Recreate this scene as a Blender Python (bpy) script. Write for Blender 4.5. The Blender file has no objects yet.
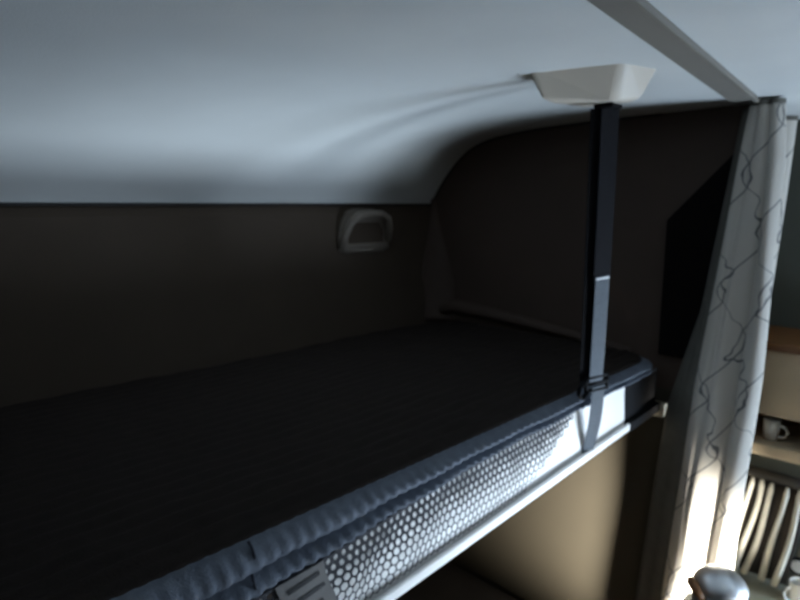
import bpy, bmesh, math, random
from mathutils import Vector, Matrix
random.seed(4)
PI = math.pi
C = bpy.context.scene.collection
Z0 = 2.10          # eye height above the floor; geometry below is written relative to it
FLOOR = -2.10

# ---------------------------------------------------------------- materials
def mat(name, col, rough=0.6, metal=0.0, var=0.0, vscale=8.0, bump=0.0, bscale=200.0, spec=0.4, transl=0.0):
    m = bpy.data.materials.new(name); m.use_nodes = True
    nt = m.node_tree; N = nt.nodes; L = nt.links
    b = N['Principled BSDF']
    b.inputs['Base Color'].default_value = (*col, 1)
    b.inputs['Roughness'].default_value = rough
    b.inputs['Metallic'].default_value = metal
    b.inputs['Specular IOR Level'].default_value = spec
    tc = N.new('ShaderNodeTexCoord')
    if var:
        n = N.new('ShaderNodeTexNoise'); n.inputs['Scale'].default_value = vscale
        n.inputs['Detail'].default_value = 5
        L.new(tc.outputs['Object'], n.inputs['Vector'])
        r = N.new('ShaderNodeValToRGB')
        r.color_ramp.elements[0].position = .3; r.color_ramp.elements[1].position = .7
        r.color_ramp.elements[0].color = (*[c*(1-var) for c in col], 1)
        r.color_ramp.elements[1].color = (*[min(1, c*(1+var)) for c in col], 1)
        L.new(n.outputs['Fac'], r.inputs['Fac']); L.new(r.outputs['Color'], b.inputs['Base Color'])
    if bump:
        n = N.new('ShaderNodeTexNoise'); n.inputs['Scale'].default_value = bscale
        L.new(tc.outputs['Object'], n.inputs['Vector'])
        bp = N.new('ShaderNodeBump'); bp.inputs['Strength'].default_value = bump
        bp.inputs['Distance'].default_value = 0.004
        L.new(n.outputs['Fac'], bp.inputs['Height']); L.new(bp.outputs['Normal'], b.inputs['Normal'])
    if transl:
        t = N.new('ShaderNodeBsdfTranslucent'); mx = N.new('ShaderNodeMixShader')
        mx.inputs['Fac'].default_value = transl
        t.inputs['Color'].default_value = (*col, 1)
        L.new(b.outputs['BSDF'], mx.inputs[1]); L.new(t.outputs['BSDF'], mx.inputs[2])
        L.new(mx.outputs['Shader'], N['Material Output'].inputs['Surface'])
    return m

def wood(name, a, bcol, scale=3.0):
    m = bpy.data.materials.new(name); m.use_nodes = True
    nt = m.node_tree; N = nt.nodes; L = nt.links; b = N['Principled BSDF']
    tc = N.new('ShaderNodeTexCoord'); mp = N.new('ShaderNodeMapping'); mp.inputs['Scale'].default_value = (1, .3, 12)
    n = N.new('ShaderNodeTexNoise'); n.inputs['Scale'].default_value = scale; n.inputs['Detail'].default_value = 6
    r = N.new('ShaderNodeValToRGB'); r.color_ramp.elements[0].color = (*a, 1); r.color_ramp.elements[1].color = (*bcol, 1)
    L.new(tc.outputs['Object'], mp.inputs['Vector']); L.new(mp.outputs['Vector'], n.inputs['Vector'])
    L.new(n.outputs['Fac'], r.inputs['Fac']); L.new(r.outputs['Color'], b.inputs['Base Color'])
    b.inputs['Roughness'].default_value = .45
    return m

def curtain_mat(name, col, line, transl):
    """pale woven cloth printed with thin dark wandering lines that meet in long diamonds"""
    m = bpy.data.materials.new(name); m.use_nodes = True
    nt = m.node_tree; N = nt.nodes; L = nt.links; b = N['Principled BSDF']
    b.inputs['Roughness'].default_value = .85; b.inputs['Specular IOR Level'].default_value = .1
    uv = N.new('ShaderNodeUVMap'); uv.uv_map = 'UVMap'
    ns = N.new('ShaderNodeTexNoise'); ns.inputs['Scale'].default_value = 9; ns.inputs['Detail'].default_value = 2
    L.new(uv.outputs['UV'], ns.inputs['Vector'])
    sp = N.new('ShaderNodeSeparateXYZ'); L.new(uv.outputs['UV'], sp.inputs['Vector'])
    def M(op, a, bb=None):
        k = N.new('ShaderNodeMath'); k.operation = op
        for i, v in enumerate((a, bb)):
            if v is None: continue
            if isinstance(v, (int, float)): k.inputs[i].default_value = v
            else: L.new(v, k.inputs[i])
        return k.outputs[0]
    jit = M('MULTIPLY', M('SUBTRACT', ns.outputs['Fac'], .5), .9)
    u = M('MULTIPLY', sp.outputs['X'], 1/.125)
    w = M('MULTIPLY', M('SINE', M('ADD', M('MULTIPLY', sp.outputs['Y'], 2*PI/.30), M('MULTIPLY', jit, 3.0))), .34)
    fam = []
    for sgn, off in ((1, 0.0), (-1, 0.5)):
        a = M('ADD', M('ADD', u, off), M('MULTIPLY', w, sgn))
        a = M('ADD', a, jit)
        d = M('ABSOLUTE', M('SUBTRACT', M('FRACT', a), .5))
        fam.append(M('LESS_THAN', d, .020))
    fac = M('MAXIMUM', fam[0], fam[1])
    mixc = N.new('ShaderNodeMix'); mixc.data_type = 'RGBA'
    mixc.inputs['A'].default_value = (*col, 1); mixc.inputs['B'].default_value = (*line, 1)
    L.new(fac, mixc.inputs['Factor'])
    L.new(mixc.outputs['Result'], b.inputs['Base Color'])
    t = N.new('ShaderNodeBsdfTranslucent'); L.new(mixc.outputs['Result'], t.inputs['Color'])
    mx = N.new('ShaderNodeMixShader'); mx.inputs['Fac'].default_value = transl
    L.new(b.outputs['BSDF'], mx.inputs[1]); L.new(t.outputs['BSDF'], mx.inputs[2])
    L.new(mx.outputs['Shader'], N['Material Output'].inputs['Surface'])
    return m

M_ceil = mat('ceiling_vinyl', (.70, .72, .71), .7, var=.03, vscale=5, bump=.15, bscale=350)
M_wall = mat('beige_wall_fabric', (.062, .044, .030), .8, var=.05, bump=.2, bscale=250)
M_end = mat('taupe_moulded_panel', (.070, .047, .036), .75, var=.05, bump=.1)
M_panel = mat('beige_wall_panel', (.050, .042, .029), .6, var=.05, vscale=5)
M_kwall = mat('grey_green_wall', (.11, .115, .095), .6, var=.04)
M_floor = mat('brown_vinyl_floor', (.10, .075, .05), .5, var=.2)
M_trim = mat('grey_beige_track', (.23, .215, .19), .5, var=.03)
M_gasket = mat('dark_rubber_seal', (.03, .027, .025), .7, var=.1)
M_white = mat('white_lacquered_board', (.82, .81, .79), .4, var=.02, spec=.5)
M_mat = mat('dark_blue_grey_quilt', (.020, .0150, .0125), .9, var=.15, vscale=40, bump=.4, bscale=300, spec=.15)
M_side = mat('lit_quilt_border', (.125, .143, .175), .85, var=.12, vscale=50, bump=.4, bscale=300, spec=.15)  # light on the mattress side put into a paler tone than the cover
M_pipe = mat('navy_piping', (.035, .04, .055), .8, var=.1)
M_net = mat('charcoal_net_cord', (.05, .05, .056), .8, var=.1, spec=.2)
M_label = mat('grey_label_cloth', (.16, .155, .15), .8, var=.05, vscale=60)
M_print = mat('dark_label_print', (.03, .03, .032), .8, var=.1)
M_web = mat('slate_webbing', (.075, .088, .105), .7, var=.1, vscale=90, bump=.5, bscale=500, spec=.3)
M_webd = mat('black_and_shaded_webbing', (.011, .011, .013), .9, var=.1, vscale=90, spec=.1)
M_stitch = mat('white_stitching', (.75, .78, .8), .7, var=.05)
M_black = mat('black_plastic_and_shade', (.007, .007, .008), .8, var=.1, spec=.12)
M_house = mat('cream_plastic', (.62, .56, .475), .45, var=.02)
M_handle = mat('beige_plastic', (.20, .17, .14), .5, var=.03)
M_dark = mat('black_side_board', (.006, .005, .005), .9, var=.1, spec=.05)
M_curt = curtain_mat('patterned_curtain_cloth', (.68, .65, .60), (.17, .17, .175), .20)
M_tape_fold = mat('grey_tape_and_fold_shade', (.13, .125, .11), .9, var=.1, vscale=30)
M_bench = mat('dark_seat_fabric', (.05, .042, .036), .9, var=.15, bump=.3)
M_cream = mat('cream_block', (.62, .54, .40), .6, var=.03)
M_wood = wood('red_brown_wood', (.13, .05, .022), (.24, .10, .020))
M_wood2 = wood('brown_niche_wood', (.20, .10, .04), (.32, .17, .07))
M_front = mat('beige_cabinet_front', (.50, .40, .27), .5, var=.04)
M_blind = mat('white_pleat_cloth', (.72, .70, .62), .8, var=.05, vscale=20, transl=.25)
M_rod = mat('dark_rail_metal', (.02, .018, .016), .5, var=.1)
M_steel = mat('brushed_steel', (.72, .74, .77), .42, metal=1.0, var=.05)
M_ctop = mat('grey_green_worktop', (.33, .34, .28), .4, var=.06, vscale=30)
M_ceram = mat('white_ceramic', (.8, .8, .77), .25, var=.02)
M_frame = mat('white_window_frame', (.7, .7, .68), .4, var=.02)
M_glass = bpy.data.materials.new('window_glass'); M_glass.use_nodes = True
_b = M_glass.node_tree.nodes['Principled BSDF']
_b.inputs['Transmission Weight'].default_value = 1; _b.inputs['Roughness'].default_value = .02

# ---------------------------------------------------------------- helpers
ROOT = {}
def thing(name, label, cat, base, group=None):
    o = bpy.data.objects.new(name, None); C.objects.link(o)
    o.location = (base[0], base[1], base[2] + Z0); o.empty_display_size = .05
    o['label'] = label; o['category'] = cat
    if group: o['group'] = group
    ROOT[o] = Vector((base[0], base[1], base[2]))
    return o
def tag(o, label, cat, group=None):
    o['label'] = label; o['category'] = cat
    if group: o['group'] = group
    return o
def obj(name, bm, m, parent=None, smooth=False, base=None, label=None):
    """link a bmesh given in eye-relative coordinates as one mesh object"""
    if parent is not None: off = ROOT[parent]
    else: off = Vector(base) if base else Vector((0, 0, 0))
    bmesh.ops.translate(bm, verts=bm.verts, vec=-off)
    bmesh.ops.recalc_face_normals(bm, faces=bm.faces)
    me = bpy.data.meshes.new(name); bm.to_mesh(me); bm.free()
    for p in me.polygons: p.use_smooth = smooth
    me.materials.append(m)
    o = bpy.data.objects.new(name, me); C.objects.link(o)
    if parent is not None:
        o.parent = parent
    else:
        o.location = (off.x, off.y, off.z + Z0)
    ROOT[o] = off
    if label: o['label'] = label
    return o
def struct(name, bm, m, parent=None, smooth=False):
    o = obj(name, bm, m, parent, smooth)
    if parent is None: o['kind'] = 'structure'
    return o
def B(): return bmesh.new()
def box(bm, x0, x1, y0, y1, z0, z1, bev=0.0, seg=2):
    r = bmesh.ops.create_cube(bm, size=1)
    for v in r['verts']:
        v.co = Vector(((x0+x1)/2 + v.co.x*(x1-x0), (y0+y1)/2 + v.co.y*(y1-y0), (z0+z1)/2 + v.co.z*(z1-z0)))
    if bev:
        es = {e for v in r['verts'] for e in v.link_edges}
        bmesh.ops.bevel(bm, geom=list(es), offset=bev, segments=seg, affect='EDGES', profile=.5)
    return bm
def prism(bm, poly, vec, bev=0.0, seg=2):
    """closed polygon (3-D points) pushed along vec"""
    a = [bm.verts.new(p) for p in poly]; v = Vector(vec)
    b = [bm.verts.new(Vector(p)+v) for p in poly]
    n = len(poly); fs = [bm.faces.new(a), bm.faces.new(b[::-1])]
    for i in range(n): fs.append(bm.faces.new((a[i], b[i], b[(i+1) % n], a[(i+1) % n])))
    if bev:
        bmesh.ops.bevel(bm, geom=list({e for f in fs for e in f.edges}), offset=bev, segments=seg, affect='EDGES', profile=.5)
    return bm
def grid(bm, rows, close_j=False, cap=False, uvs=None):
    V = [[bm.verts.new(p) for p in r] for r in rows]
    lay = bm.loops.layers.uv.new('UVMap') if uvs else None
    m = len(rows[0])
    for i in range(len(rows)-1):
        for j in range(m if close_j else m-1):
            k = (j+1) % m
            f = bm.faces.new((V[i][j], V[i+1][j], V[i+1][k], V[i][k]))
            if lay:
                for lp, (a, c) in zip(f.loops, ((i, j), (i+1, j), (i+1, k), (i, k))): lp[lay].uv = uvs[a][c]
    if cap:
        bm.faces.new(V[0]); bm.faces.new(V[-1][::-1])
    return bm
def tube(bm, pts, r, n=10, flat=1.0):
    pts = [Vector(p) for p in pts]; rows = []
    up = Vector((0, 0, 1))
    for i, p in enumerate(pts):
        t = (pts[min(i+1, len(pts)-1)] - pts[max(i-1, 0)]).normalized()
        a = t.cross(up)
        if a.length < 1e-3: a = t.cross(Vector((1, 0, 0)))
        a.normalize(); b = t.cross(a).normalized()
        rr = r[i] if isinstance(r, (list, tuple)) else r
        rows.append([p + a*rr*math.cos(2*PI*k/n) + b*rr*flat*math.sin(2*PI*k/n) for k in range(n)])
    return grid(bm, rows, close_j=True, cap=True)
def ribbon(bm, pts, wdir, w, th):
    """flat strap along pts, width w along wdir, thickness th"""
    wd = Vector(wdir).normalized(); rows = []
    pts = [Vector(p) for p in pts]
    for i, p in enumerate(pts):
        t = (pts[min(i+1, len(pts)-1)] - pts[max(i-1, 0)]).normalized()
        a = (wd - t*wd.dot(t)).normalized(); n = t.cross(a).normalized()
        e = th*.5
        rows.append([p+a*x*w/2+n*y*e for x, y in ((-1, -.4), (-.9, -1), (.9, -1), (1, -.4), (1, .4), (.9, 1), (-.9, 1), (-1, .4))])
    return grid(bm, rows, close_j=True, cap=True)
def lathe(bm, prof, c, n=32):
    rows = [[Vector((c[0]+r*math.cos(2*PI*k/n), c[1]+r*math.sin(2*PI*k/n), c[2]+z)) for k in range(n)] for r, z in prof]
    return grid(bm, rows, close_j=True, cap=True)
def lerp(a, b, t): return a+(b-a)*t
def clamp(t): return max(0., min(1., t))
def sstep(t): t = clamp(t); return t*t*(3-2*t)
def interp(tab, x):
    if x <= tab[0][0]: return tab[0][1]
    for (a, b), (c, d) in zip(tab, tab[1:]):
        if x <= c: return lerp(b, d, (x-a)/(c-a))
    return tab[-1][1]

# ---------------------------------------------------------------- room shell
XL, XE, XK, YR = -1.0, 1.85, 2.30, -1.7     # left wall, bunk end wall, kitchen wall, rear wall
prof = [(YR-.02, .268), (-.8, .268), (0, .268), (.5, .268), (.9, .267), (1.1, .263), (1.22, .258), (1.33, .247), (1.41, .232), (1.48, .204),
        (1.54, .160), (1.60, .098), (1.64, .045), (1.665, .004)]
def smooth_prof(pf, n):
    out = []
    for i in range(len(pf)-1):
        p0 = pf[max(i-1, 0)]; p1 = pf[i]; p2 = pf[i+1]; p3 = pf[min(i+2, len(pf)-1)]
        for k in range(n):
            t = k/n
            out.append(tuple(.5*((2*p1[a]) + (-p0[a]+p2[a])*t + (2*p0[a]-5*p1[a]+4*p2[a]-p3[a])*t*t + (-p0[a]+3*p1[a]-3*p2[a]+p3[a])*t**3) for a in (0, 1)))
    out.append(pf[-1]); return out
cp = smooth_prof(prof, 5)
mid = smooth_prof([(YR-.02, .268), (-.8, .268), (0, .268), (.30, .268), (.52, .265), (.72, .256), (.90, .241), (1.07, .219), (1.23, .189),
        (1.38, .150), (1.50, .105), (1.59, .060), (1.64, .028), (1.665, .004)], 5)
rows = []
for i in range(61):
    x = lerp(XL-.05, XE, i/60) if i < 60 else XK+.1
    k = sstep((x-.95)/.88)
    rows.append([(x, lerp(a[0], b[0], k), lerp(a[1], b[1], k)) for a, b in zip(mid, cp)] + [(x, 1.80, .004), (x, 1.80, .40), (x, YR-.02, .40)])
ce = struct('ceiling', grid(B(), rows, close_j=True, cap=True), M_ceil)
for p_ in ce.data.polygons:
    c_ = p_.center; p_.use_smooth = abs(p_.normal.x) < .9 and c_.z < .27 and c_.y < 1.665
struct('floor', box(B(), XL-.05, XK+.1, YR-.05, 1.8, FLOOR-.06, FLOOR), M_floor)
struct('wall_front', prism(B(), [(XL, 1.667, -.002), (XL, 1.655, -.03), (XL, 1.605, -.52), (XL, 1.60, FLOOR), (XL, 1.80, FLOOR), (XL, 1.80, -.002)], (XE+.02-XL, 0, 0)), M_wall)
# end wall of the bunk (above) and the panel under it
ep = [(XE, y, z-.0005) for y, z in cp if y > .5]
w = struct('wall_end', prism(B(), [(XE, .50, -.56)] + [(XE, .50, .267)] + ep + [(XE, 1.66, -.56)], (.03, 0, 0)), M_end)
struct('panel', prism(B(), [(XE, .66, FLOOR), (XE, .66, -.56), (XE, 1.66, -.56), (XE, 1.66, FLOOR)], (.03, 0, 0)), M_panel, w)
# moulded corner: padded fillet where the end wall meets the front wall, and the swelling ledge at its foot
rows = []
for i in range(28):
    z = lerp(-.46, .03, i/27)
    yb = lerp(1.612, 1.652, (z+.46)/.49)
    R = lerp(.105, .022, sstep((z+.34)/.36)) + .03*sstep((-.36-z)/.10)
    rows.append([(XE+.002 - R + R*math.sin(a), yb+.003 - R + R*math.cos(a), z) for a in [PI/2*k/12 for k in range(13)]] + [(XE+.01, yb+.01, z)])
struct('corner_fillet', grid(B(), rows, close_j=True, cap=True), M_end, w, True)
pts = []
for i in range(40):
    t = i/39; y = lerp(1.60, .80, t)
    pts.append((XE-.012, y, interp([(0, -.425), (.08, -.398), (.2, -.402), (.45, -.415), (.7, -.432), (1, -.46)], t)))
struct('ledge', tube(B(), pts, [lerp(.030, .012, i/39) for i in range(40)], 12), M_end, w, True)
struct('seal', tube(B(), [(XE-.002, y, z-.003) for y, z in cp if .75 < y < 1.663], .0055, 8), M_gasket, w, True)
# seam between ceiling liner and front wall
struct('trim_1', tube(B(), [(x, 1.661, .001) for x in [lerp(XL+.01, 1.853, k/30) for k in range(31)]], .0045, 8), M_gasket, None, True)
struct('wall_left', box(B(), XL-.05, XL, YR, 1.8, FLOOR, .268), M_wall)
struct('wall_rear', box(B(), XL-.05, XK+.1, YR-.05, YR, FLOOR, .268), M_wall)
# kitchen wall with its window opening
WY0, WY1, WZ0, WZ1 = -1.25, .10, -1.29, -.90
kb = B()
box(kb, XK, XK+.05, YR, WY0, FLOOR, .268); box(kb, XK, XK+.05, WY1, 1.0, FLOOR, .268)
box(kb, XK, XK+.05, WY0, WY1, FLOOR, WZ0); box(kb, XK, XK+.05, WY0, WY1, WZ1, .268)
struct('wall_kitchen', kb, M_kwall)
struct('wall_return', box(B(), XE+.03, XK+.05, .97, 1.0, FLOOR, .268), M_kwall)
fb = B()
box(fb, XK-.015, XK+.04, WY0-.03, WY0+.02, WZ0-.03, WZ1+.03); box(fb, XK-.015, XK+.04, WY1-.02, WY1+.03, WZ0-.03, WZ1+.03)
box(fb, XK-.015, XK+.04, WY0, WY1, WZ0-.03, WZ0+.02); box(fb, XK-.015, XK+.04, WY0, WY1, WZ1-.02, WZ1+.03)
wn = struct('window_1', fb, M_frame)
struct('pane', box(B(), XK+.015, XK+.02, WY0, WY1, WZ0, WZ1), M_glass, wn)
# curtain track on the ceiling
tb = B()
def tl(x): return .420 + .125*(x-.784)
def tr(x): return .370 + .1165*(x-.834)
xa, xb = -.5, 1.735
prism(tb, [(xa, tl(xa), .2685), (xb, tl(xb), .2685), (xb, tr(xb), .2685), (xa, tr(xa), .2685)], (0, 0, -.009), .003)
prism(tb, [(xa, tr(xa)+.008, .259), (xb, tr(xb)+.008, .259), (xb, tr(xb)-.004, .259), (xa, tr(xa)-.004, .259)], (0, 0, -.006), .002)
struct('trim_2', tb, M_trim)

# ---------------------------------------------------------------- bunk
def yR(x): return .650 + .034*(x-.6)           # outer face of the front lip
def zL(x): return -.652 + .028*(x-.6)          # underside of the lip
def yT(x): return .688 + .022*(x-.25)/1.45
def zS(x): return interp([(.0, -.552), (.5, -.533), (.68, -.516), (.80, -.505), (.97, -.497), (1.28, -.491), (1.9, -.488)], x)   # lower seam of the front side
XB0, XB1 = -.85, 1.808
bunk = thing('bunk_bed', 'white front board and lip of the raised bunk under the dark mattress', 'bunk', (.6, 1.1, -.62))
def strip(x0, x1, n, sect):
    return grid(B(), [[(x, *q) for q in sect(x)] for x in [lerp(x0, x1, i/n) for i in range(n+1)]], close_j=True, cap=True)
def bd(x):
    yt, zt = yT(x)-.003, zS(x)-.007
    yb = yR(x)+.016
    return [(yt, zt), (yb, zL(x)+.012), (yb, zL(x)), (yb+.02, zL(x)), (yb+.02, zL(x)+.012), (yt+.018, zt-.004)]
obj('front_board', strip(XB0, XB1, 20, bd), M_white, bunk)
def lp(x):
    y = yR(x); zb = zL(x)
    return [(y, zb+.004), (y, zb+.020), (y+.003, zb+.023), (y+.007, zb+.023), (y+.009, zb+.010), (y+.020, zb+.010), (y+.020, zb), (y+.003, zb)]
obj('lip_rail', strip(XB0, XB1, 20, lp), M_white, bunk)
obj('base_panel', strip(XB0, 1.847, 8, lambda x: [(yR(x)+.041, -.575), (yR(x)+.041, -.599), (1.60, -.599), (1.60, -.575)]), M_panel, bunk)

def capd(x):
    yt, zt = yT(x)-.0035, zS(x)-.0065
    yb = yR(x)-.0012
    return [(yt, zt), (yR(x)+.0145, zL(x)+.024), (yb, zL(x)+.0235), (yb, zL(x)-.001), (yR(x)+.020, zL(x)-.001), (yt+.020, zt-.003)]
obj('shade_cap', strip(1.590, XB1+.004, 8, capd), M_black, bunk, label='black cap standing in for shade on the board end')  # added dark piece; its black holds the shade at the board end

mroot = thing('mattress', 'dark quilted mattress lying on the raised bunk', 'mattress', (.6, 1.1, -.57))
def mat_sect(x):
    P = []
    yt = yT(x) + max(0., x-1.69)**2*4.0; zs = zS(x); scal = abs(math.sin(PI*x/.024)); w = .0025*math.sin(x*31)+.002*math.sin(x*13+1)
    # underside (hidden in the tray), back, top
    e = max(0., x-1.62)**2*3.2                       # far corner rounded off
    P += [(yt+.025, -.568), (1.1, -.568), (1.57-e, -.568), (1.585-e, -.55), (1.59-e, -.50), (1.583-e, -.468), (1.565-e, -.455)]
    n = 120
    for k in range(n):
        y = lerp(1.555-e, yt+.03, k/(n-1))
        ph = y + .006*math.sin(x*7+y*3)
        q = .007*abs(math.sin(PI*ph/.036)) + .0012*math.sin(x*45+y*20)
        dip = .004*math.sin(x*3.1)*math.sin(y*4)
        P.append((y, -.454 + q + dip))
    # rounded front: upper roll, stitched groove, lower roll
    zg = lerp(-.455, zs, .55)
    A = .009*scal
    r1 = [(.018, -.4515), (.006, -.4545), (-.004, -.459)]
    P += [(yt+a-A*.3, b) for a, b in r1]
    for k in range(1, 8):
        t = k/8; P.append((yt-.007-.013*math.sin(PI*t)-A*math.sin(PI*t)+w*t, lerp(-.460, zg, t)))
    P += [(yt-.004+w, zg-.001), (yt+.001+w, zg-.002), (yt-.004+w, zg-.004)]
    for k in range(1, 8):
        t = k/8; P.append((yt-.005-.013*math.sin(PI*t)-A*math.sin(PI*t)+w, lerp(zg-.005, zs, t)))
    P += [(yt+.004, zs-.001), (yt+.022, zs-.004), (yt+.024, -.556)]
    return P
rows = [[(x, *q) for q in mat_sect(x)] for x in [lerp(XB0+.02, XB1-.005, i/420) for i in range(421)]]
nf = 7+118                                     # the border of the front side starts here
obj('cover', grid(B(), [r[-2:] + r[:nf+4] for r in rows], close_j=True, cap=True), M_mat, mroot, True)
obj('border', grid(B(), [r[nf+3:-1] + [(r[0][0], r[-2][1]+.004, r[-2][2]), (r[0][0], r[nf+3][1]+.008, r[nf+3][2]-.004)] for r in rows], close_j=True, cap=True), M_side, mroot, True, label='quilted front border in a paler tone that holds its light')
def edge_pts(x0, x1, n, f): return [f(lerp(x0, x1, i/n)) for i in range(n+1)]
obj('piping', tube(B(), edge_pts(-.7, 1.80, 120, lambda x: (x, yT(x)-.007, zS(x)-.001+.001*math.sin(x*60))), .0035, 8), M_pipe, mroot, True)
xs = .392
obj('side_seam', tube(B(), [(xs+.001*math.sin(k), yT(xs)-.006-.016*abs(math.sin(PI*k/8))*(1 if k else 0), lerp(-.452, zS(xs), k/16)) for k in range(17)], .0022, 6), M_pipe, mroot, True)

# ---------------------------------------------------------------- net in front of the board
def net_pt(x, s):
    """x along the bunk, s from 0 (top hem) to 1 (at the lip)"""
    rise = sstep((x-.95)/.33)                                     # toward the strap the net is drawn upward
    y0 = yT(x)-.010; z0 = zS(x)-.003
    y1 = yR(x)+.010; z1 = zL(x)+.018
    y = lerp(y0, y1, s); z = lerp(z0, z1, s)
    sag = math.sin(PI*s)
    wr = math.sin((x*1.0+s*.10)*44)*.5+math.sin((x*1.0-s*.06)*71+1)*.35
    n = Vector((0, -.92, .38))
    d = n*(.003 + .005*sag + .0045*wr*sag)
    d.x = .0035*sag*math.sin(x*33+s*5)
    return Vector((x, y, z)) + d
def net_end(s): return 1.285 - .30*s**1.3
net = thing('safety_net', 'charcoal honeycomb safety net stretched along the white bunk board', 'net', (.8, .64, -.572))
nb = B()
p = .0152; rowh = p*.866; LEN = .112
cells = {}
vmap = {}
def vert(key, co):
    if key not in vmap: vmap[key] = nb.verts.new(co)
    return vmap[key]
nrows = int(LEN/rowh)
for r in range(nrows):
    for c in range(0, 120):
        xc = -.45 + (c + .5*(r % 2))*p; sc_ = (r+.5)*rowh
        s = sc_/((nrows+1)*rowh)
        if xc > net_end(s): continue
        outer = []; inner = []
        k_in = lerp(.54, .86, sstep(s*1.3))
        for k in range(6):
            a = PI/6 + k*PI/3
            for lst, rad in ((outer, 1.0), (inner, k_in)):
                for sub in (0, .5) if lst is inner else (0,):
                    aa = a + sub*PI/3
                    rr = rad*p/math.sqrt(3)*(1 if sub == 0 else .93)
                    xx = xc + rr*math.cos(aa); ss = clamp((sc_ + rr*math.sin(aa))/((nrows+1)*rowh))
                    co = net_pt(xx, ss)
                    if lst is outer: lst.append(vert((round(xx/p*6), round((sc_+rr*math.sin(aa))/rowh*6)), co))
                    else: lst.append(nb.verts.new(co))
        for k in range(6):
            o0, o1 = outer[k], outer[(k+1) % 6]
            i0, im, i1 = inner[2*k], inner[2*k+1], inner[(2*k+2) % 12]
            if o0 is o1: continue
            try:
                nb.faces.new((o0, o1, i1, im)); nb.faces.new((o0, im, i0))
            except ValueError: pass
no = obj('mesh_fabric', nb, M_net, net)
sm = no.modifiers.new('thickness', 'SOLIDIFY'); sm.thickness = .0014; sm.offset = 0
obj('hem', tube(B(), [net_pt(x, 0)+Vector((0, .001, .001)) for x in [lerp(-.45, 1.285, k/80) for k in range(81)]], .0032, 8), M_net, net, True)
# grey cloth label sewn to the net, with four lines of small unreadable print
def lab_pt(x, s):
    q = net_pt(.43, s); return net_pt(x + .012*s, s) + Vector((0, -.0035, .004))
lb = grid(B(), [[lab_pt(lerp(.425, .512, i/6), j/6) for j in range(7)] for i in range(7)])
lo = obj('label_patch', lb, M_label, net, False, label='grey cloth label with dark lines')
sm = lo.modifiers.new('thickness', 'SOLIDIFY'); sm.thickness = .001; sm.offset = 0
for k, s in enumerate((.12, .30, .48, .66)):
    x0, x1 = .438, (.500, .504, .492, .500)[k]
    off = Vector((0, -.0014, .0008))
    pb = grid(B(), [[lab_pt(lerp(x0, x1, a/8), s-.02*a/8+.055*b_/2)+off for b_ in range(3)] for a in range(9)])
    o = obj('print_line', pb, M_print, lo)
    sm = o.modifiers.new('thickness', 'SOLIDIFY'); sm.thickness = .0005; sm.offset = 0

# ---------------------------------------------------------------- strap from ceiling anchor to bunk lip
T0 = Vector((1.213, .603, .1965)); T1 = Vector((1.318, .658, -.418))
strap = thing('safety_strap', 'dark webbing strap running from the ceiling housing down to the bunk board', 'strap', (1.33, .648, -.57))
wd = (.93, -.37, 0)
def fw(a, b): return [T0.lerp(T1, t) + Vector((0, -.002*math.sin(PI*t), 0)) for t in [lerp(a, b, k/16) for k in range(17)]]
obj('upper_webbing', ribbon(B(), fw(0, .60), wd, .046, .0022), M_webd, strap, label='upper webbing with its shade put into the black')  # shade on the upper strap put into its colour
obj('front_webbing', ribbon(B(), [q+Vector((-.0008, -.0022, 0)) for q in fw(.575, 1)], wd, .040, .0022), M_web, strap, label='slate blue lower webbing')
off = Vector((-.014, .018, 0))
obj('back_webbing', ribbon(B(), [T0.lerp(T1, k/24)+off*(1-.15*k/24) for k in range(25)], (.8, -.6, 0), .036, .002), M_webd, strap, label='black layer of webbing behind')
tk = T0.lerp(T1, .585)
n_ = Vector((-.37, -.93, 0))
obj('stitch_line', ribbon(B(), [tk+n_*.0062+Vector((-.0172, .0068, -.001)), tk+n_*.0062+Vector((.0172, -.0068, .002))], (0, 0, 1), .0046, .001), M_stitch, strap, label='short white stitch line')
bk = B()
bc = T1 + Vector((.002, -.003, 0))
wv = Vector(wd).normalized()
def obar(a, b, r): tube(bk, [a, b], r, 10)
for dz in (.012, -.004, -.02): obar(bc-wv*.031+Vector((0, 0, dz)), bc+wv*.031+Vector((0, 0, dz+.004)), .0048)
for sg in (-1, 1): obar(bc+wv*.031*sg+Vector((0, 0, .014+.002*sg)), bc+wv*.031*sg+Vector((0, 0, -.022+.002*sg)), .0048)
obj('buckle', bk, M_black, strap, True, label='black ladder buckle')
lp_ = [bc + Vector((-.018, .0, .004))]
loop = [bc-wv*.030+Vector((0, 0, .004)), bc-wv*.044+Vector((0, -.006, .006)), bc-wv*.060+Vector((0, -.010, -.004)), bc-wv*.064+Vector((0, -.010, -.022)), bc-wv*.052+Vector((0, -.008, -.034)), bc-wv*.030+Vector((0, -.004, -.020))]
obj('loose_loop', ribbon(B(), loop, (-.37, -.93, 0), .014, .003), M_webd, strap, label='small black loop beside the buckle')
L0 = bc+Vector((.002, -.004, -.010)); L1 = Vector((1.352, yR(1.352)+.0115, zL(1.352)+.014))
low = [L0.lerp(L1, k/10) + Vector((0, -.006*math.sin(PI*k/10), 0)) for k in range(11)]
obj('lower_webbing', ribbon(B(), low, wd, .038, .0022), M_web, strap)

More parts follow.
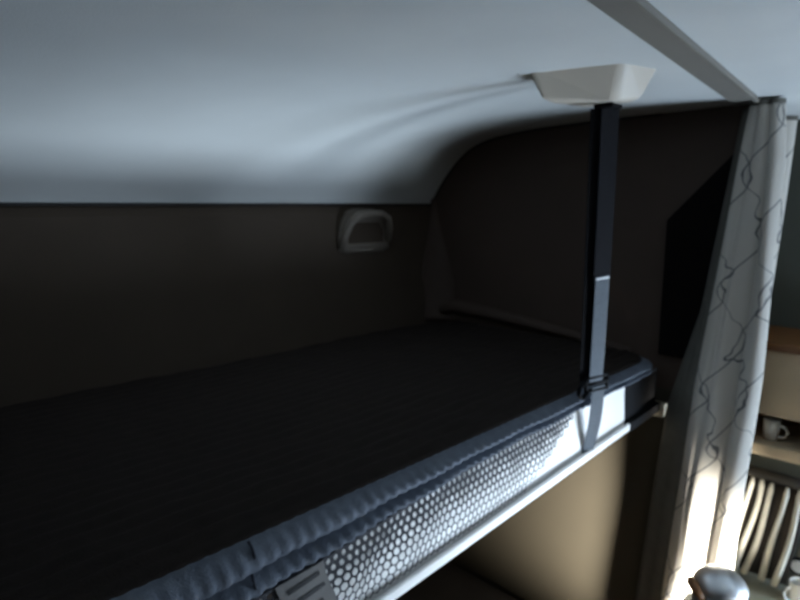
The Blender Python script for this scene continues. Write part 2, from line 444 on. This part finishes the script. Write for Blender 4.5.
hs = thing('strap_housing', 'cream trapezoid plastic housing on the ceiling holding the strap', 'housing', (1.17, .62, .266))
top = [(1.062, .712, .2675), (1.150, .548, .2675), (1.262, .528, .2675), (1.275, .72, .2675)]
bot = [(1.092, .690, .204), (1.204, .590, .197), (1.258, .556, .212), (1.262, .690, .210)]
hb = B()
a = [hb.verts.new(q) for q in top]; b = [hb.verts.new(q) for q in bot]
fs = [hb.faces.new(a), hb.faces.new(b[::-1])]
for i in range(4): fs.append(hb.faces.new((a[i], b[i], b[(i+1) % 4], a[(i+1) % 4])))
ed = [e for e in hb.edges if not (e.verts[0] in a and e.verts[1] in a)]
bmesh.ops.bevel(hb, geom=ed, offset=.014, segments=5, affect='EDGES', profile=.5)
obj('cover', hb, M_house, hs)
obj('slot', box(B(), 1.192, 1.236, .588, .630, .1955, .204, .002), M_black, hs, label='black slot the strap leaves through')
obj('shadow_smudge', tube(B(), [(1.058, .722, .262), (1.048, .738, .263), (1.036, .756, .264)], [.006, .005, .003], 8), M_black, hs, True, label='small dark smudge shaped as the shadow at the housing corner')  # dark tube shaped as the housing's shadow on the ceiling

# ---------------------------------------------------------------- grab handle on the front wall
gh = thing('grab_handle', 'beige rounded grab handle below the ceiling seam on the dark wall', 'handle', (1.46, 1.64, -.17))
def wy(z): return 1.655 + (z+.03)*.1          # wall surface at height z
out = [(1.335, -.158), (1.342, -.10), (1.358, -.055), (1.385, -.022), (1.42, -.012), (1.50, -.012), (1.545, -.022), (1.572, -.055), (1.58, -.11), (1.575, -.155), (1.545, -.170), (1.37, -.170)]
obj('mounting_plate', prism(B(), [(x, wy(z)+.004, z) for x, z in out], (0, -.014, 0), .005, 3), M_handle, gh)
arch = [(1.345, -.150, .0), (1.352, -.10, .022), (1.370, -.060, .036), (1.400, -.036, .042), (1.45, -.030, .044), (1.51, -.032, .042), (1.55, -.050, .034), (1.566, -.085, .02), (1.57, -.13, .0)]
obj('grip', tube(B(), [(x, wy(z)-.008-d, z) for x, z, d in arch], .0135, 12), M_handle, gh, True)
obj('recess_panel', prism(B(), [(x, wy(z)-.0095, z) for x, z in [(1.38, -.135), (1.375, -.09), (1.40, -.062), (1.53, -.062), (1.548, -.09), (1.545, -.135)]], (0, -.002, 0)), M_wall, gh, label='dark recess behind the grip')
obj('lower_bar', tube(B(), [(1.35, wy(-.155)-.012, -.155), (1.46, wy(-.157)-.016, -.157), (1.565, wy(-.15)-.012, -.150)], .008, 10), M_handle, gh, True)

# black board against the end wall, beside the curtain
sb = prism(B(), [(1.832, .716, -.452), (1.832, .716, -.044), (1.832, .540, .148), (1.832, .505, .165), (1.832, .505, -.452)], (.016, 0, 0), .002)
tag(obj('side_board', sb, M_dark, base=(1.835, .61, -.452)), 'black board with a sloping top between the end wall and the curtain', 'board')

# ---------------------------------------------------------------- patterned curtain
cur = thing('curtain', 'pale curtain with dark branching lines gathered beside the bunk end', 'curtain', (1.80, .52, -2.02))
ZT, ZB = .262, -2.02
def cur_path(z):
    k = clamp((ZT-z)/1.46)                       # 0 at the track, 1 near bunk-foot height
    yl = interp([(0, .500), (.09, .515), (.30, .547), (.54, .580), (.82, .617), (1, .630), (2, .66)], (ZT-z)/1.46)
    yr = interp([(0, .428), (.1, .415), (.35, .413), (.5, .418), (.67, .431), (.83, .443), (1, .452), (2, .455)], (ZT-z)/1.46)
    x3 = lerp(1.945, 1.868, sstep((ZT-z)/1.0)); y3 = lerp(.432, .468, k)
    P = []
    n = 84
    for i in range(n+1):
        u = i/n
        y = lerp(yl, yr, u)
        am = lerp(.018, .034, sstep(k*1.5))
        # one broad fold, a sharp crease at two thirds, one narrow fold
        cr = .66
        if u < cr: f = math.sin(PI*(u/cr))**.8*.75 - .30*math.exp(-((u/cr-.36)/.10)**2)*sstep((1-k)*1.4)
        else: f = math.sin(PI*((u-cr)/(1-cr)))**.8*.9
        x = 1.768 - am*f + .006*math.sin(5*z+6*u) + .014*u
        P.append((x, y + .002*math.sin(9*z+9*u), z))
    for t in [i/24 for i in range(1, 25)]:       # valley and the next fold behind
        x = lerp(1.785, x3, t) ; y = yr + (y3-yr)*t + .05*math.sin(PI*t)*(1-.3*k)
        if t > .75: y -= .010*math.sin(PI*(t-.75)/.25)
        P.append((x, y, z - .026*sstep(t*1.4)*clamp(1-(ZT-z)/.5)))
    return P
NZ = 110
rows = [cur_path(lerp(ZT, ZB, i/NZ)) for i in range(NZ+1)]
uvs = []
for r in rows:
    a = 0; lst = []
    m_ = 0
    for i, q in enumerate(r):
        if i: a += (Vector(q)-Vector(r[i-1])).length
        lst.append((a, q[2]))
    uvs.append(lst)
fold = obj('cloth', grid(B(), rows, uvs=uvs), M_curt, cur, True)
sm = fold.modifiers.new('thickness', 'SOLIDIFY'); sm.thickness = .0012
rows = []
for i in range(NZ+1):
    z = lerp(ZT-.01, ZB, i/NZ)
    x0, y0, _ = cur_path(z)[0]
    yq = interp([(.267, .53), (-.3, .60), (-.605, .675), (-.925, .702), (-1.29, .732), (-2.1, .76)][::-1], z)
    rows.append([(lerp(x0+.003, 1.822, t), lerp(y0-.003, yq, t)+.006*math.sin(PI*t*2), z) for t in [j/10 for j in range(11)]])
ln = obj('turned_back_fold', grid(B(), rows), M_tape_fold, cur, True, label='turned-back curtain edge with its shade put into the grey')  # shade on the turned-back fold put into a darker grey
sm = ln.modifiers.new('thickness', 'SOLIDIFY'); sm.thickness = .0012
hp = [(q[0]-.002, q[1], .257 - (.026*sstep(max(0, (i-84)/24)*1.4))) for i, q in enumerate(cur_path(ZT))][::2]
obj('heading_tape', ribbon(B(), hp, (0, 0, 1), .012, .003), M_tape_fold, cur, label='dark heading tape under the ceiling')

# ---------------------------------------------------------------- under the bunk
bench = thing('bench_seat', 'dark cushioned seat below the bunk beside the beige panel', 'seat', (1.1, 1.25, FLOOR))
obj('cushion', box(B(), .35, 1.835, .95, 1.585, -1.62, -1.50, .03, 4), M_bench, bench, True)
obj('base', box(B(), .36, 1.83, .97, 1.585, FLOOR, -1.621, .004), M_panel, bench)
tag(obj('corner_block', prism(B(), [(1.812, .682, -.602), (1.812, .682, -.642), (1.812, .722, -.642), (1.812, .772, -.602)], (.036, 0, 0), .003), M_cream, base=(1.83, .70, -.642)),
    'small cream block under the far end of the bunk board', 'block')

# ---------------------------------------------------------------- kitchen corner behind the curtain
cab = thing('overhead_cabinet', 'beige overhead kitchen cabinet with open brown niche right of the curtain', 'cabinet', (2.15, .40, -.76))
CX, CY0, CY1 = 2.01, .18, .60
obj('front', box(B(), CX, CX+.018, CY0, CY1, -.625, -.425, .004), M_front, cab)
obj('body', box(B(), CX+.0185, XK-.002, CY0, CY1, -.625, -.425), M_panel, cab)
obj('top_edge', box(B(), CX-.012, XK-.002, CY0, CY1, -.4245, -.400, .005), M_wood, cab, label='red-brown wooden top edge')
nbm = B()
box(nbm, XK-.03, XK-.004, CY0, CY1, -.715, -.6255)
box(nbm, CX+.01, XK-.031, CY1-.018, CY1, -.715, -.6255)
box(nbm, CX+.01, XK-.031, CY0, CY0+.018, -.715, -.6255)
obj('niche', nbm, M_wood2, cab, label='brown wooden lining of the niche')
obj('shelf_board', box(B(), CX-.004, XK-.002, CY0, CY1, -.752, -.7155, .004), M_front, cab)
cup = thing('cup', 'tilted cream cup standing in the brown niche', 'cup', (2.07, .448, -.715))
cb = B(); lathe(cb, [(.001, .0), (.017, .0), (.022, .03), (.025, .066), (.023, .066), (.019, .03), (.014, .006), (.001, .006)], (2.07, .448, -.7145), 28)
bmesh.ops.rotate(cb, verts=cb.verts, cent=(2.07, .43, -.7145), matrix=Matrix.Rotation(math.radians(0), 3, 'X'))
obj('bowl', cb, M_ceram, cup, True)
obj('handle', tube(B(), [(2.068, .448-.020, -.665), (2.068, .412, -.668), (2.068, .404, -.685), (2.068, .412, -.700), (2.068, .448-.018, -.703)], .005, 8), M_ceram, cup, True)

bl = thing('window_curtain', 'white pleated window curtain hanging from a dark rail below the cabinet', 'curtain', (2.24, .45, -1.28))
obj('rail', tube(B(), [(2.245, .70, -.905), (2.245, .25, -.905)], .019, 12), M_rod, bl, True, label='dark curtain rail')
tops = [.600, .562, .524, .494, .460, .420, .380]
bots = [.640, .612, .580, .550, .522, .470, .425]
obj_bm = None
for yt_, yb_ in zip(tops, bots):
    pb = B()
    pts = []; rad = []
    for k in range(15):
        t = k/14
        pts.append((2.222 + .006*math.sin(3*t+yt_*40), lerp(yt_, yb_, t**1.3) + .003*math.sin(6*t+yt_*70), lerp(-.918, -1.272, t)))
        rad.append(interp([(0, .006), (.02, .0105), (.05, .0115), (.1, .0095), (.5, .0115), (1, .014)], t))
    tube(pb, pts, rad, 12, .8)
    obj('pleat', pb, M_blind, bl, True)
bb = grid(B(), [[(2.252 + .004*math.sin(t*40), lerp(lerp(.63, .36, t), lerp(.66, .40, t), s), lerp(-.915, -1.272, s)) for s in (0, .5, 1)] for t in [i/50 for i in range(51)]])
bo = obj('backing', bb, M_bench, bl, True, label='dark cloth behind the pleats')
sm = bo.modifiers.new('thickness', 'SOLIDIFY'); sm.thickness = .002

ct = thing('worktop', 'grey-green kitchen worktop behind the curtain', 'worktop', (2.09, -.1, FLOOR))
CT = -1.30
obj('top', box(B(), 1.895, XK-.002, -1.1, .80, CT-.035, CT, .006), M_ctop, ct)
obj('base_cabinet', box(B(), 1.92, XK-.002, -1.1, .78, FLOOR, CT-.0355, .004), M_front, ct)

sd = thing('side_cabinet', 'narrow cabinet in front of the curtain carrying the steel pot', 'cabinet', (1.52, .40, FLOOR))
PT = -1.035
obj('body', box(B(), 1.42, 1.60, .30, .50, FLOOR, PT-.0205, .004), M_front, sd)
obj('top', box(B(), 1.41, 1.61, .29, .505, PT-.02, PT, .004), M_ctop, sd)
px_, py_ = 1.545, .412
pot = thing('steel_pot', 'shiny steel pot with brown handle in front of the curtain foot', 'pot', (px_, py_, PT))
obj('body', lathe(B(), [(.001, 0), (.050, 0), (.057, .005), (.061, .025), (.062, .06), (.061, .082), (.056, .086), (.001, .086)], (px_, py_, PT), 40), M_steel, pot, True)
obj('lid', lathe(B(), [(.001, .0865), (.063, .0865), (.064, .092), (.058, .108), (.042, .126), (.020, .136), (.001, .139)], (px_, py_, PT), 40), M_steel, pot, True)
obj('handle', tube(B(), [(px_-.058, py_+.018, PT+.074), (px_-.070, py_+.026, PT+.092), (px_-.072, py_+.034, PT+.104), (px_-.062, py_+.046, PT+.110), (px_-.050, py_+.052, PT+.106), (px_-.040, py_+.050, PT+.090)], [.008, .010, .012, .012, .010, .008], 12), M_wood, pot, True, label='red-brown wooden handle')

mug = thing('mug', 'white mug on the worktop at the lower right beside the wall', 'mug', (2.215, .352, CT))
obj('bowl', lathe(B(), [(.001, 0), (.026, 0), (.031, .01), (.033, .075), (.030, .075), (.028, .012), (.001, .008)], (2.215, .352, CT), 28), M_ceram, mug, True)
obj('handle', tube(B(), [(2.19, .373, CT+.06), (2.178, .384, CT+.058), (2.172, .389, CT+.04), (2.178, .384, CT+.02), (2.19, .373, CT+.016)], .0048, 8), M_ceram, mug, True)
sk = thing('wall_socket', 'round white socket with dark rim on the wall above the mug', 'socket', (XK-.01, .378, -1.215))
def disc(x0, x1, r, y=.378, z=-1.215, n=28):
    return grid(B(), [[(x, y+rr*math.cos(2*PI*k/n), z+rr*math.sin(2*PI*k/n)) for k in range(n)] for x, rr in ((x0, r), (x1+.002, r), (x1, r*.9))], close_j=True, cap=True)
obj('rim', disc(XK-.001, XK-.008, .030), M_black, sk)
obj('face', disc(XK-.0082, XK-.013, .022), M_ceram, sk)

# ---------------------------------------------------------------- light
def area(name, loc, target, sx, sy, power, col):
    l = bpy.data.lights.new(name, 'AREA'); l.shape = 'RECTANGLE'; l.size = sx; l.size_y = sy
    l.energy = power; l.color = col
    o = bpy.data.objects.new(name, l); C.objects.link(o)
    o.location = Vector(loc)+Vector((0, 0, Z0))
    d = (Vector(target)-Vector(loc)).normalized()
    o.rotation_euler = d.to_track_quat('-Z', 'Z').to_euler()
    return o
def spot(name, loc, target, deg, blend, power, col, r=.05):
    l = bpy.data.lights.new(name, 'SPOT'); l.spot_size = math.radians(deg); l.spot_blend = blend
    l.energy = power; l.color = col; l.shadow_soft_size = r
    o = bpy.data.objects.new(name, l); C.objects.link(o)
    o.location = Vector(loc)+Vector((0, 0, Z0))
    o.rotation_euler = (Vector(target)-Vector(loc)).normalized().to_track_quat('-Z', 'Z').to_euler()
area('window_daylight', (2.27, -.62, -1.185), (1.2, .75, -.35), 1.15, .22, 54, (.65, .81, 1.0))
spot('board_fill_spot', (1.72, -1.3, -1.90), (1.16, .67, -.66), 30, 1.0, 410, (.72, .86, 1.0), .32)  # added spot near the floor, no window there; brightens board and ceiling
spot('curtain_fill_spot', (1.52, -.05, -1.42), (1.77, .52, -1.17), 57, 1.0, 950, (1.0, .95, .84), .05)  # added spot without a real lamp, lifts the lower curtain
area('warm_fill_area', (.5, -1.55, -1.1), (1.0, .6, -1.0), .9, .5, .9, (1.0, .84, .66))  # added warm fill from the rear, no window in that wall
wd_ = bpy.data.worlds.new('daylight'); bpy.context.scene.world = wd_; wd_.use_nodes = True
wd_.node_tree.nodes['Background'].inputs['Color'].default_value = (.6, .75, 1, 1)
wd_.node_tree.nodes['Background'].inputs['Strength'].default_value = .5

# ---------------------------------------------------------------- camera
cam = bpy.data.cameras.new('camera'); co = bpy.data.objects.new('camera', cam); C.objects.link(co)
cam.sensor_width = 36; cam.lens = 36*604/800
cam.clip_start = .02
co.location = (0, 0, Z0)
pit = math.atan(95/604)
co.rotation_euler = (PI/2 - pit, 0, -PI/4)
cam.dof.use_dof = True; cam.dof.focus_distance = .35; cam.dof.aperture_fstop = 11.5
sc = bpy.context.scene
sc.camera = co
sc.view_settings.view_transform = 'Standard'; sc.view_settings.look = 'None'
sc.view_settings.gamma = 1; sc.view_settings.exposure = 0.0
sc.view_settings.use_curve_mapping = False
sc.cycles.use_denoising = True
sc.cycles.max_bounces = 8
